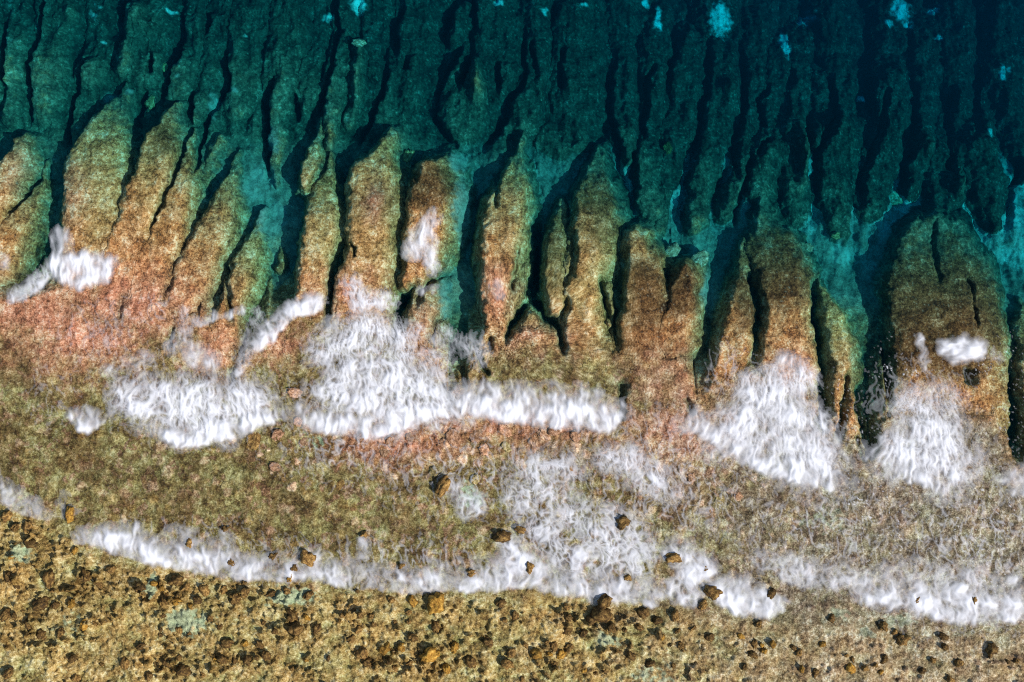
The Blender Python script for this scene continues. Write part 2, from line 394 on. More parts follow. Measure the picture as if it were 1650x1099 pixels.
# ------------------------------------------------------------------ what grows or lies where
nz = fbm(U / 28, V / 28, 4, 101)
nz2 = fbm(U / 9, V / 9, 3, 111)
pink = blobs([(60,500,120,50),(200,490,130,60),(130,540,110,60),(350,560,60,40,.7),(560,470,70,40,.6),(680,520,40,50,.8),(650,715,110,34,.9),(820,690,200,40,.6),(1090,700,80,60,.9),
  (1280,600,50,40,.5),(110,310,28,60,.5),(800,470,40,50,.8),(860,540,60,30,.6),(600,330,14,40,.7),(450,560,40,30,.8),(1090,620,60,60,.6),(20,260,25,40,.6)])
pink = np.clip(pink + 0.35 * nz * (pink > 0.15), 0, 1)
tan = np.maximum(sstep(-25, 25, V - shore_v + 14 * nz), blobs([(950,460,60,110,.6),(860,470,60,100,.6),(600,400,60,90,.55),(400,420,30,80,.5),(1350,540,28,60,.75),(520,400,34,80,.5),(150,330,40,90,.55),(235,300,30,80,.5)]))
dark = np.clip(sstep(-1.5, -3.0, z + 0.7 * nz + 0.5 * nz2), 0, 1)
brown = sstep(0.08, 0.6, 0.25 * nz + blobs([(1560,450,100,130),(1470,470,60,90),(1265,420,60,80,.9),(970,320,40,90,.7),(695,300,40,40,.9),(605,330,34,40,.7),(1100,470,40,50,.8),(255,215,30,40,.6),(1040,440,40,40,.7),(910,390,30,50,.6),(1500,560,130,60,.7),(1210,480,26,60,.8),(1040,480,70,90,.6),(895,410,30,70,.7),(1030,560,120,50,.45),(1340,560,30,60,.3)]))
sand = np.where(rock_cover < 0.15, 0.55, 0.0) * sstep(520, 470, V) * sstep(200, 280, V) * (1 - 0.5 * sstep(0.0, 0.8, fbm(U / 40, V / 40, 3, 121)))
SANDS = [(420,300,34,48),(440,350,30,40),(345,170,10,30,.8),(580,12,13,16),(278,22,7,5),(742,262,20,22),(745,340,16,70,.9),(720,470,20,60,.7),(1160,35,24,34),(1264,70,9,30),(1300,30,22,20,.6),(1452,18,22,24),(1466,38,12,10),(1432,40,9,8),
  (1514,62,5,9),(1508,15,14,12,.7),(1612,120,9,18,.8),(1624,112,5,10,.7),(1592,214,10,10),(1360,410,26,26),(1400,430,22,40,.8),(1140,470,16,50,.9),(1120,405,12,14,.8),(1060,30,8,26),(1040,5,8,8,.9),(805,10,10,10,.9),(878,22,9,12,.7),(940,15,9,6,.8),(1390,160,5,8),(1310,365,14,24,.7),
  (530,30,14,14,.7),(155,28,9,14,.6),(165,12,10,6,.6),(400,60,4,4),(166,70,4,4),(210,152,7,8,.8),(292,128,6,6,.8),(176,158,18,10,.7),(380,145,7,6,.8),(1440,8,6,4),(1180,390,14,24,.6),(1640,430,12,60,.6),(440,230,16,40,.7)]
SP = []
for (a, b, ra, rb, *kk) in SANDS:
    q = deep_at(a, b, -0.4) if b < 380 else at(a, b, -2.8)
    SP.append((q[0], q[1], ra, rb, *(kk or [1.0])))
sraw = blobs(SP)
sand = np.maximum(sand, sstep(0.28, 0.78, sraw + 0.30 * nz2 + 0.16 * nz))
sand = sand * (1 - flat)
green = sstep(0.55, 0.75, blobs([(245,945,14,26),(470,960,55,20),(300,1000,50,30,.95),(30,890,40,25,.8),(980,1030,40,22,.8),(1350,990,24,18,.9),(1400,1020,20,14,.9),(760,800,40,40,.75),(1050,1090,60,30,.7),(1450,1000,50,18,.8),(500,710,60,30,.6),(1330,840,80,40,.65),(110,1000,40,40,.6)]) + 0.35 * nz2 + 0.25 * nz) * flat
fleck = sstep(0.35, 0.8, vnoise(U / 3.2, V / 3.2, 131)) * (0.35 + 0.65 * sstep(0.0, 0.5, fbm(U / 24, V / 24, 2, 141)))
olive = flat * (1 - bould)
rust = bould * np.clip(sstep(0.05, 0.3, rub) * (0.25 + 0.9 * clump) + edge_dark * (0.35 + 0.8 * nz) + 0.6 * sstep(0.25, 0.6, dm1 * clump * 1.2), 0, 1)
rust = np.maximum(rust, flat * midr * 0.5 * sstep(0.75, 0.9, id1) * (dm1 > 0.2))
head = np.clip(flat * midr * (0.4 + hd_band), 0, 1) * (dm1 > 0.15) * sstep(0.35, 0.9, 1 - np.abs(id1 - 0.35) * 4)
zoneA = np.stack([pink, tan, np.clip(dark, 0, 1), np.clip(brown, 0, 1)], -1).astype(np.float32)
zoneB = np.stack([np.clip(sand, 0, 1), np.clip(green, 0, 1), fleck, olive], -1).astype(np.float32)
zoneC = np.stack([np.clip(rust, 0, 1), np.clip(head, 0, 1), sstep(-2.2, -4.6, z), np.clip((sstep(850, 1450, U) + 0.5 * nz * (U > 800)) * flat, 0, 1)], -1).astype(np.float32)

# ------------------------------------------------------------------ materials
def new_mat(name):
    m = bpy.data.materials.new(name); m.use_nodes = True
    m.node_tree.nodes.clear()
    return m, m.node_tree.nodes, m.node_tree.links

class G:
    """small node-graph helper"""
    def __init__(s, name): s.m, s.n, s.l = new_mat(name)
    def node(s, t, **kw):
        n = s.n.new(t)
        for k, v in kw.items(): setattr(n, k, v)
        return n
    def put(s, sock, v):
        if hasattr(v, 'is_output'): s.l.new(v, sock)
        else: sock.default_value = v
    def mix(s, f, a, b, mode='MIX'):
        n = s.node('ShaderNodeMix', data_type='RGBA', blend_type=mode, clamp_result=False)
        s.put(n.inputs['Factor'], f); s.put(n.inputs[6], a); s.put(n.inputs[7], b)
        return n.outputs[2]
    def math(s, op, a, b=0.0, clamp=False):
        n = s.node('ShaderNodeMath', operation=op, use_clamp=clamp)
        s.put(n.inputs[0], a); s.put(n.inputs[1], b)
        return n.outputs[0]
    def noise(s, vec, scale, detail=3.0, rough=0.55, dist=0.0):
        n = s.node('ShaderNodeTexNoise'); s.put(n.inputs['Vector'], vec)
        n.inputs['Scale'].default_value = scale; n.inputs['Detail'].default_value = detail
        n.inputs['Roughness'].default_value = rough; n.inputs['Distortion'].default_value = dist
        return n.outputs['Fac']
    def ramp(s, f, stops):
        n = s.node('ShaderNodeValToRGB'); cr = n.color_ramp
        while len(cr.elements) < len(stops): cr.elements.new(0.5)
        for e, (p, c) in zip(cr.elements, stops):
            e.position = p; e.color = (*c, 1) if len(c) == 3 else c
        s.put(n.inputs[0], f); return n.outputs['Color']
    def range(s, f, a, b, c=0.0, d=1.0):
        n = s.node('ShaderNodeMapRange'); n.inputs[1].default_value = a; n.inputs[2].default_value = b
        n.inputs[3].default_value = c; n.inputs[4].default_value = d; s.put(n.inputs[0], f); return n.outputs[0]
    def attr(s, name):
        n = s.node('ShaderNodeAttribute', attribute_name=name)
        q = s.node('ShaderNodeSeparateColor'); s.l.new(n.outputs['Color'], q.inputs[0])
        return q.outputs[0], q.outputs[1], q.outputs[2], n.outputs['Alpha']

def rock_material():
    g = G('reef_rock')
    pos = g.node('ShaderNodeNewGeometry').outputs['Position']
    pk, tn, dk, br = g.attr('zone_a'); sa, gr, fl, ol = g.attr('zone_b'); ru, hd, dp, ri = g.attr('zone_c')
    nm = g.noise(pos, 1.1, 4, 0.6); nf = g.noise(pos, 4.6, 4, 0.7); ng = g.noise(pos, 9.0, 3, 0.8)
    nb = g.noise(pos, 0.35, 3, 0.5)
    f = g.math('ADD', g.math('MULTIPLY', nf, 0.62), g.math('MULTIPLY', nm, 0.38))
    f = g.math('ADD', f, g.math('MULTIPLY', g.math('SUBTRACT', ng, 0.5), g.math('SUBTRACT', 0.75, g.math('MULTIPLY', dk, 0.35))))
    f = g.math('ADD', g.math('MULTIPLY', g.math('SUBTRACT', f, 0.5), 1.35), 0.52)
    # coral patches: irregular cells, each with its own tint
    dv = g.node('ShaderNodeTexNoise'); g.l.new(pos, dv.inputs['Vector']); dv.inputs['Scale'].default_value = 1.7; dv.inputs['Detail'].default_value = 4
    wp = g.mix(0.55, pos, g.mix(1.0, pos, dv.outputs['Color'], 'ADD'))
    def cells(sc):
        v = g.node('ShaderNodeTexVoronoi'); g.put(v.inputs['Vector'], wp); v.inputs['Scale'].default_value = sc
        q = g.node('ShaderNodeSeparateColor'); g.l.new(v.outputs['Color'], q.inputs[0])
        return q.outputs[0], q.outputs[1], v.outputs['Distance']
    ca, cb, cd = cells(1.5); ea, eb, ed = cells(3.6)
    f0 = f
    f = g.math('ADD', f, g.math('MULTIPLY', g.math('SUBTRACT', g.math('ADD', g.math('MULTIPLY', ca, 0.6), g.math('MULTIPLY', ea, 0.4)), 0.5), 0.22))
    f = g.math('SUBTRACT', f, g.math('MULTIPLY', g.range(cd, 0.42, 0.75), 0.10))
    base = g.mix(g.range(nm, 0.42, 0.58), g.ramp(f, [(0.26, (.06, .022, .007)), (0.42, (.235, .090, .028)), (0.58, (.41, .178, .058)), (0.76, (.56, .39, .22))]), g.ramp(f, [(0.26, (.06, .027, .010)), (0.42, (.225, .105, .040)), (0.58, (.39, .20, .082)), (0.76, (.56, .42, .26))]))
    brn = g.ramp(f, [(0.26, (.010, .004, .001)), (0.44, (.045, .018, .005)), (0.64, (.11, .050, .015)), (0.86, (.32, .20, .11))])
    pnk = g.ramp(f, [(0.26, (.11, .04, .022)), (0.44, (.34, .122, .066)), (0.60, (.50, .22, .135)), (0.76, (.60, .40, .30))])
    olv = g.mix(g.range(nm, 0.40, 0.62), g.ramp(f, [(0.26, (.035, .019, .006)), (0.44, (.10, .062, .019)), (0.60, (.17, .115, .042)), (0.76, (.36, .27, .14))]), g.ramp(f, [(0.26, (.05, .034, .010)), (0.44, (.14, .108, .034)), (0.60, (.215, .175, .066)), (0.76, (.36, .32, .17))]))
    t1 = g.ramp(f, [(0.24, (.055, .032, .008)), (0.42, (.195, .125, .038)), (0.58, (.32, .225, .085)), (0.76, (.52, .44, .26))])
    t2 = g.ramp(f, [(0.24, (.055, .042, .012)), (0.42, (.185, .15, .048)), (0.58, (.31, .265, .11)), (0.76, (.50, .46, .27))])
    t3 = g.ramp(f, [(0.24, (.10, .052, .012)), (0.42, (.32, .19, .058)), (0.58, (.46, .31, .11)), (0.76, (.60, .50, .29))])
    n4 = g.noise(pos, 0.55, 4, 0.6); n5 = g.noise(g.mix(0.0, pos, pos), 0.23, 3, 0.6)
    tan_ = g.mix(g.range(n4, 0.42, 0.60), t1, t2)
    tan_ = g.mix(g.math('MULTIPLY', g.range(n5, 0.50, 0.64), 0.7), tan_, t3)
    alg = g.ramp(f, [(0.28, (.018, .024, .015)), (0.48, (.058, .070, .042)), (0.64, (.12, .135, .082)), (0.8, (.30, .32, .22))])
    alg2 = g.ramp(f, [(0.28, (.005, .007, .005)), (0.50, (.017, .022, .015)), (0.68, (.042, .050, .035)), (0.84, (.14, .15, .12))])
    big = g.math('MULTIPLY', g.range(nb, 0.45, 0.62), ol)
    c = g.mix(g.math('MULTIPLY', br, 0.9), base, brn)
    pch = g.mix(g.range(cb, 0.25, 0.45), g.ramp(f, [(0.3, (.06, .026, .012)), (0.5, (.17, .085, .045)), (0.7, (.34, .2, .13))]), g.mix(g.range(cb, 0.6, 0.75), olv, g.ramp(f, [(0.3, (.07, .05, .014)), (0.5, (.21, .165, .055)), (0.7, (.38, .31, .14))])))
    olv = g.mix(g.math('MULTIPLY', g.range(eb, 0.35, 0.7), 0.75), olv, pch)
    c = g.mix(ol, c, olv)
    c = g.mix(g.math('MULTIPLY', big, 0.55), c, brn)
    c = g.mix(tn, c, tan_)
    c = g.mix(g.math('MULTIPLY', pk, 0.9), c, pnk)
    c = g.mix(hd, c, g.ramp(f, [(0.3, (.2, .11, .06)), (0.5, (.42, .25, .15)), (0.7, (.6, .46, .3))]))
    c = g.mix(g.math('MULTIPLY', ru, 0.85), c, g.ramp(f, [(0.26, (.02, .009, .002)), (0.48, (.11, .058, .010)), (0.7, (.28, .17, .045))]))
    c = g.mix(gr, c, g.ramp(f, [(0.3, (.16, .18, .10)), (0.6, (.31, .35, .215))]))
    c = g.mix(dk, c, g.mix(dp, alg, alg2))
    c = g.mix(g.math('MULTIPLY', fl, 0.27), c, (.56, .47, .33, 1))
    c = g.mix(g.math('MULTIPLY', ri, 0.55), c, g.ramp(f, [(0.26, (.055, .036, .026)), (0.46, (.17, .122, .090)), (0.62, (.30, .24, .19)), (0.78, (.54, .49, .43))]))
    sandc = g.ramp(f, [(0.3, (.10, .105, .08)), (0.6, (.21, .22, .175))])
    sandc = g.mix(g.math('POWER', dp, 6.0), sandc, g.ramp(f, [(0.3, (.22, .22, .18)), (0.6, (.58, .58, .52))]))
    c = g.mix(sa, c, sandc)
    p = g.node('ShaderNodeBsdfPrincipled')
    g.put(p.inputs['Base Color'], c)
    p.inputs['Roughness'].default_value = 0.85
    p.inputs['Specular IOR Level'].default_value = 0.15
    bp = g.node('ShaderNodeBump'); bp.inputs['Strength'].default_value = 0.8; bp.inputs['Distance'].default_value = 0.08
    g.put(bp.inputs['Height'], f); g.put(p.inputs['Normal'], bp.outputs[0])
    out = g.node('ShaderNodeOutputMaterial'); g.l.new(p.outputs[0], out.inputs['Surface'])
    return g.m
MAT_ROCK = rock_material()

# ------------------------------------------------------------------ terrain meshes
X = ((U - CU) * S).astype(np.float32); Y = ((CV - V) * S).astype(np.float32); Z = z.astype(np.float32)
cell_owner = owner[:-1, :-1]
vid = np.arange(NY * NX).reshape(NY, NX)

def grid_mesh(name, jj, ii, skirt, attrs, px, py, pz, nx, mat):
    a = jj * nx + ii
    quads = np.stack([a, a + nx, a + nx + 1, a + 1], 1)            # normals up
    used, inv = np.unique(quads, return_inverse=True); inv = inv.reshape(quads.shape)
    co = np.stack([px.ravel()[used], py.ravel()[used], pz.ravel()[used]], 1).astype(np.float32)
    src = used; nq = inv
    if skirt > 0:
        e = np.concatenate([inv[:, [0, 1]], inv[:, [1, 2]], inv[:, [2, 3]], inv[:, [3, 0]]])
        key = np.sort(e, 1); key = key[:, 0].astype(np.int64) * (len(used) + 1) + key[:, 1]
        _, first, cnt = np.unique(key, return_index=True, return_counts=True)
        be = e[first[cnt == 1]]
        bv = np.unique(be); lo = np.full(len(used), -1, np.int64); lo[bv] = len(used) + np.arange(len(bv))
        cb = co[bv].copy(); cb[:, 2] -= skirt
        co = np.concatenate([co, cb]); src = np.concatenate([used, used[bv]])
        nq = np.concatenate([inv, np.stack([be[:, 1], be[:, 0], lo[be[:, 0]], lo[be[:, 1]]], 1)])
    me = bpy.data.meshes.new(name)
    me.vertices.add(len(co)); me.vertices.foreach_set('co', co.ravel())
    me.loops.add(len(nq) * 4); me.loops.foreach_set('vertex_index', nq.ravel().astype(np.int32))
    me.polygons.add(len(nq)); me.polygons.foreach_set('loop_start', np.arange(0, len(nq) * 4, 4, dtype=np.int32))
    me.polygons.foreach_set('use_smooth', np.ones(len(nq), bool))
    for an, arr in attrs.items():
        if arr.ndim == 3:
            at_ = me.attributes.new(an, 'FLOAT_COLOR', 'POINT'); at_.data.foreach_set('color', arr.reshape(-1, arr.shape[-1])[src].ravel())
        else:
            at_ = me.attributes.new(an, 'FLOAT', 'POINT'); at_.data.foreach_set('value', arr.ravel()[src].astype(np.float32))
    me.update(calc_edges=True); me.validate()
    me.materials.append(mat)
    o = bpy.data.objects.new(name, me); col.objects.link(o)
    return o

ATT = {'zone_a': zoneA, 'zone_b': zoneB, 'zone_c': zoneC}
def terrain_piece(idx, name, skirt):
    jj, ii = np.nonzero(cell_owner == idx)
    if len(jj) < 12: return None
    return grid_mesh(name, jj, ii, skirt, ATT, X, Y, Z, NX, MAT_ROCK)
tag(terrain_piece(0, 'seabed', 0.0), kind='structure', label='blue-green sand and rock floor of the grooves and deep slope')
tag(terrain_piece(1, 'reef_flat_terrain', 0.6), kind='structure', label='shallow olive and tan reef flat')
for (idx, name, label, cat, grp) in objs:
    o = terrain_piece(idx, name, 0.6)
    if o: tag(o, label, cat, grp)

# ------------------------------------------------------------------ water: a clear absorbing body over the whole reef
def water_material():
    g = G('sea_water')
    ab = g.node('ShaderNodeVolumeAbsorption')
    # per metre: red goes first, then green, then blue
    a = (0.40, 0.058, 0.036)
    dens = 0.5
    ab.inputs['Density'].default_value = dens
    ab.inputs['Color'].default_value = tuple(1 - q / dens for q in a) + (1,)
    out = g.node('ShaderNodeOutputMaterial'); 
    sc = g.node('ShaderNodeVolumeScatter'); sc.inputs['Density'].default_value = 0.0042; sc.inputs['Color'].default_value = (0.01, 0.55, 1.0, 1)
    ad = g.node('ShaderNodeAddShader'); g.l.new(ab.outputs[0], ad.inputs[0]); g.l.new(sc.outputs[0], ad.inputs[1])
    g.l.new(ad.outputs[0], out.inputs['Volume'])
    return g.m
wx0, wx1, wy0, wy1 = X.min() - 2, X.max() + 2, Y.min() - 2, Y.max() + 2
wb = Z.min() - 2
me = bpy.data.meshes.new('water')
me.from_pydata([(wx0,wy0,wb),(wx1,wy0,wb),(wx1,wy1,wb),(wx0,wy1,wb),(wx0,wy0,0),(wx1,wy0,0),(wx1,wy1,0),(wx0,wy1,0)], [],
               [(0,3,2,1),(4,5,6,7),(0,1,5,4),(1,2,6,5),(2,3,7,6),(3,0,4,7)])
me.materials.append(water_material())
wo = bpy.data.objects.new('water', me); col.objects.link(wo)
tag(wo, kind='structure', label='clear sea water, teal to navy with depth')

# ------------------------------------------------------------------ boulders and coral heads
Zs = Z
def ground(u, v):
    i = int(np.clip(np.searchsorted(xs, u), 1, NX - 1)); j = int(np.clip(np.searchsorted(ys, v), 1, NY - 1))
    return float(Zs[j, i])

def stone_material(name, stops, rough=0.8):
    g = G(name)
    oi = g.node('ShaderNodeObjectInfo'); tc = g.node('ShaderNodeTexCoord')
    va = g.node('ShaderNodeVectorMath', operation='ADD')
    g.l.new(tc.outputs['Object'], va.inputs[0]); g.l.new(oi.outputs['Location'], va.inputs[1])
    n1 = g.noise(va.outputs[0], 2.2, 4, 0.7); n2 = g.noise(va.outputs[0], 9.0, 2, 0.7)
    f = g.math('ADD', g.math('MULTIPLY', n1, 0.7), g.math('MULTIPLY', n2, 0.3))
    f = g.math('ADD', g.math('MULTIPLY', g.math('SUBTRACT', f, 0.5), 1.6), 0.5)
    c = g.ramp(f, stops)
    hv = g.node('ShaderNodeHueSaturation'); g.put(hv.inputs['Color'], c)
    g.put(hv.inputs['Value'], g.range(oi.outputs['Random'], 0, 1, 0.7, 1.35))
    p = g.node('ShaderNodeBsdfPrincipled'); g.put(p.inputs['Base Color'], hv.outputs[0])
    p.inputs['Roughness'].default_value = rough; p.inputs['Specular IOR Level'].default_value = 0.2
    bp = g.node('ShaderNodeBump'); bp.inputs['Strength'].default_value = 0.9; bp.inputs['Distance'].default_value = 0.06
    g.put(bp.inputs['Height'], f); g.put(p.inputs['Normal'], bp.outputs[0])
    out = g.node('ShaderNodeOutputMaterial'); g.l.new(p.outputs[0], out.inputs['Surface'])
    return g.m
STONE = {
 'gold': stone_material('gold_coral_stone', [(0.3, (.05, .022, .004)), (0.5, (.22, .11, .014)), (0.7, (.42, .25, .05))]),
 'rust': stone_material('rust_coral_stone', [(0.3, (.025, .012, .004)), (0.5, (.125, .066, .016)), (0.7, (.30, .185, .06))]),
 'dark': stone_material('dark_coral_stone', [(0.3, (.014, .007, .002)), (0.5, (.070, .036, .008)), (0.7, (.22, .135, .04))]),
 'pink': stone_material('pink_coral_head', [(0.3, (.06, .028, .013)), (0.5, (.23, .115, .058)), (0.7, (.48, .30, .19))]),
 'yellow': stone_material('yellow_coral_head', [(0.3, (.06, .04, .014)), (0.5, (.2, .15, .055)), (0.7, (.4, .32, .16))]),
 'pale': stone_material('pale_coral_head', [(0.3, (.06, .045, .025)), (0.5, (.18, .14, .08)), (0.7, (.42, .37, .27))]),
}

def stone_mesh(name, seed, lump, sub, hollow=0.0):
    bm = bmesh.new(); bmesh.ops.create_icosphere(bm, subdivisions=sub, radius=1.0)
    co = np.array([v.co[:] for v in bm.verts])
    a = fbm(co[:, 0] * 1.3 + seed * 9.1, co[:, 1] * 1.3 + co[:, 2] * 0.9, 3, seed)
    b = fbm(co[:, 0] * 3.3 - seed * 4.7, co[:, 1] * 3.3 + co[:, 2] * 2.9, 2, seed + 5)
    r = 1 + lump * a + lump * 0.55 * b
    for v, q in zip(bm.verts, r):
        v.co *= q
        if v.co.z > 0 and hollow: v.co.z *= 1 - hollow * max(0, 1 - (v.co.x ** 2 + v.co.y ** 2) * 2.0)
        if v.co.z < -0.45: v.co.z = -0.45
    me = bpy.data.meshes.new(name); bm.to_mesh(me); bm.free()
    me.polygons.foreach_set('use_smooth', np.ones(len(me.polygons), bool))
    return me
_cache = {}
def stone_data(kind, colour, k):
    key = (kind, colour, k)
    if key not in _cache:
        me = stone_mesh(kind, 3 + 13 * k + (100 if kind == 'round_coral' else 0), 0.55 if kind == 'boulder' else 0.6, 3, 0.0 if kind == 'boulder' else 0.35)
        me.materials.append(STONE[colour]); _cache[key] = me
    return _cache[key]

def stone(kind, u, v, r, colour, label, cat, group, sink=0.35, tall=1.1, k=None):
    o = bpy.data.objects.new(kind, stone_data(kind, colour, random.randrange(5) if k is None else k))
    rr = r * S * (0.8 if kind == 'boulder' else 0.95)
    o.location = ((u - CU) * S, (CV - v) * S, ground(u, v) + rr * tall * 0.45 - rr * sink * 0.6)
    o.scale = (rr * random.uniform(.95, 1.3), rr * random.uniform(.75, 1.0), rr * tall)
    o.rotation_euler = (random.uniform(-.2, .2), random.uniform(-.2, .2), random.uniform(0, 6.28))
    col.objects.link(o)
    return tag(o, label, cat, group)

# boulders that stand out: (u, v, radius px, colour, what it is)
MARKS = [
 (113,827,12,'gold','golden boulder at the left end of the upper wash'), (363,852,9,'rust','lone russet boulder with a white trail below it'),
 (497,899,14,'rust','russet boulder ringed by surf in the left shoreline foam'), (715,782,16,'rust','big russet boulder beside the pale turquoise wash'),
 (809,864,14,'dark','dark boulder with a white foam rim, larger of a close pair'), (839,854,10,'rust','smaller brown boulder of the foam-rimmed pair'),
 (1004,842,14,'rust','flat russet boulder in the lacy foam field'), (1084,899,13,'rust','brown boulder left of a tall foam patch'),
 (854,914,11,'rust','low russet boulder in the brightest part of the long foam line'), (974,970,15,'dark','dark boulder touching the lower edge of the foam line'),
 (702,971,17,'gold','largest golden boulder, just below the long foam line'), (665,969,10,'gold','golden boulder left of the largest golden one'),
 (1148,954,14,'dark','black-brown boulder between two bright foam patches'), (1597,1047,11,'dark','round dark boulder on the grey flat near the right corner'),
 (693,1053,17,'gold','broad mustard boulder near the bottom edge'), (620,1044,12,'gold','orange boulder left of the broad mustard one'),
 (759,1066,11,'dark','rugged dark boulder right of the broad mustard one'), (970,989,17,'dark','wide dark brown boulder in a clump under the foam'),
 (864,1053,11,'gold','ochre boulder standing apart near the bottom edge'), (477,1012,14,'rust','brown boulder in a dark pair below the pale green patch'),
 (80,932,14,'dark','dark boulder on the left flat below the wash'), (17,1083,9,'dark','black boulder in the bottom left corner'),
 (297,1079,12,'dark','dark boulder on the sandy tan bottom edge'), (430,1054,9,'dark','dark boulder right of the sandy tan patch'),
 (1143,1027,9,'dark','dark boulder below the black-brown one'), (1454,1031,12,'rust','low brown boulder below the right-hand surf'),
 (1424,1009,9,'dark','dark boulder under the left end of the right-hand surf'), (1213,1054,9,'dark','dark boulder on the olive flat near the bottom'),
 (137,1006,10,'gold','ochre boulder on the left tan flat'), (68,972,14,'dark','flat dark boulder in the left clump'),
 (1370,1077,9,'gold','ochre-sided boulder at the bottom of the grey flat'), (1242,957,9,'dark','dark boulder at the right tip of the bright blob of foam'),
]
for (u, v, r, c, lab) in MARKS:
    stone('boulder', u, v, r, c, lab, 'boulder', 'boulders on the reef flat')

MORE = [(474,916,9,'rust'),(467,932,8,'gold'),(305,875,8,'rust'),(440,896,8,'rust'),(372,907,8,'rust'),(117,1061,8,'dark'),(360,1060,9,'rust'),(400,1063,10,'dark'),(203,1067,10,'rust'),
 (270,1067,10,'dark'),(470,992,13,'dark'),(67,1022,10,'dark'),(100,1017,9,'dark'),(140,927,12,'dark'),(367,1036,10,'dark'),(395,954,10,'dark'),(380,964,10,'dark'),(497,959,9,'dark'),(462,952,8,'rust'),
 (511,1012,9,'dark'),(395,1036,7,'gold'),(117,972,8,'gold'),(760,924,9,'rust'),(647,911,7,'rust'),(587,861,8,'rust'),(807,972,8,'dark'),(630,966,8,'rust'),(647,1044,8,'gold'),(720,1078,10,'gold'),(702,1011,11,'dark'),
 (665,1026,9,'dark'),(904,1054,9,'gold'),(787,1034,10,'rust'),(824,1051,9,'rust'),(817,1068,10,'rust'),(954,996,12,'dark'),(830,994,9,'rust'),(917,1044,9,'dark'),(1017,1056,8,'dark'),(1047,1069,8,'dark'),
 (1037,987,12,'rust'),(732,1043,9,'gold'),(583,1053,12,'rust'),(592,1066,10,'dark'),(1011,931,7,'rust'),(914,1016,9,'dark'),(567,1029,8,'rust'),(1215,1037,7,'dark'),(1287,1051,7,'rust'),(1340,997,8,'rust'),
 (1521,1042,8,'dark'),(1544,1068,8,'dark'),(1314,1084,7,'dark'),(1424,1062,7,'dark'),(1477,967,7,'dark'),(1569,967,7,'rust'),(1138,916,7,'rust'),(1133,974,8,'rust'),(230,945,11,'dark'),(285,935,11,'dark'),
 (300,945,9,'rust'),(330,950,10,'rust'),(320,965,8,'dark'),(268,965,10,'dark'),(160,940,8,'rust'),(180,917,9,'rust'),(45,850,11,'rust'),(10,832,13,'rust'),(25,850,9,'dark'),(52,875,10,'dark'),(15,930,9,'dark'),(90,975,8,'dark'),(10,990,10,'dark'),
 (985,1010,9,'dark'),(1060,1000,8,'dark'),(940,1020,8,'dark'),(1030,1010,8,'dark'),(1088,992,9,'rust')]
taken = [(u, v, r) for (u, v, r, *_) in MARKS] + [(u, v, r) for (u, v, r, _) in MORE]
tries = 0
while len(taken) < 200 and tries < 20000:
    tries += 1
    u = random.uniform(5, 1640); sv = float(np.interp(u, [0, 110, 160, 300, 600, 900, 1060, 1250, 1400, 1650], [815, 850, 890, 925, 950, 960, 985, 1000, 1010, 1020]))
    v = random.uniform(sv + 4, 1096)
    cl = float(fbm(np.array([u / 60]), np.array([v / 42]), 3, 81)[0])
    if random.random() > 0.12 + 0.9 * max(0, cl + 0.15) * (1.0 if u < 1000 else 0.35): continue
    r = random.choice((4.5, 5, 5.5, 6, 7, 8))
    if any((u - a) ** 2 + (v - b) ** 2 < (r + c) ** 2 * 0.8 for a, b, c in taken): continue
    taken.append((u, v, r)); MORE.append((u, v, r, random.choice(('rust', 'dark', 'rust', 'dark', 'gold'))))
# each smaller boulder is named from the nearest one that stands out: which way it lies, and its turn counted outwards
OCT = ['right of', 'below and right of', 'below', 'below and left of', 'left of', 'above and left of', 'above', 'above and right of']
ORD = ['nearest', 'second', 'third', 'fourth', 'fifth', 'sixth', 'seventh', 'eighth', 'ninth', 'tenth']
SHORT = {0:'golden boulder of the left wash',1:'russet boulder with a white trail',2:'russet boulder ringed by surf',3:'big russet boulder by the turquoise wash',4:'dark foam-rimmed boulder',5:'dark foam-rimmed boulder',6:'flat russet boulder in lacy foam',
 7:'brown boulder left of tall foam',8:'low russet boulder in bright foam',9:'dark boulder touching the foam',10:'largest golden boulder',11:'largest golden boulder',12:'black-brown boulder between foam patches',13:'round dark boulder near right corner',
 14:'broad mustard boulder',15:'orange bottom boulder',16:'rugged dark boulder',17:'wide dark boulder under the foam',18:'lone ochre bottom boulder',19:'dark pair below the green patch',20:'dark left boulder below the wash',21:'black corner boulder',
 22:'dark boulder on sandy tan',23:'dark boulder right of sandy tan',24:'dark boulder below the black-brown one',25:'low brown boulder below right surf',26:'dark boulder under right surf',27:'dark olive-flat boulder',28:'ochre boulder on left tan flat',
 29:'flat dark boulder of left clump',30:'ochre-sided boulder of the grey flat',31:'dark boulder at the foam blob tip'}
buckets = {}
for q in MORE:
    dd = [(math.hypot(q[0] - m[0], q[1] - m[1]), i) for i, m in enumerate(MARKS) if i not in (5, 11)]
    d, i = min(dd)
    a = int(round(math.degrees(math.atan2(q[1] - MARKS[i][1], q[0] - MARKS[i][0])) / 45)) % 8
    buckets.setdefault((i, a), []).append((d, q))
CW = {'rust': 'russet', 'dark': 'dark brown', 'gold': 'ochre'}
for (i, a), lst in buckets.items():
    lst.sort(key=lambda t: t[0])
    for n, (d, (u, v, r, c)) in enumerate(lst):
        lab = f"{'small' if r < 8 else 'mid-sized'} {CW[c]} stone, {ORD[min(n, 9)]} {OCT[a]} the {SHORT[i]}"
        stone('boulder', u, v, r, c, lab, 'boulder', 'boulders on the reef flat')

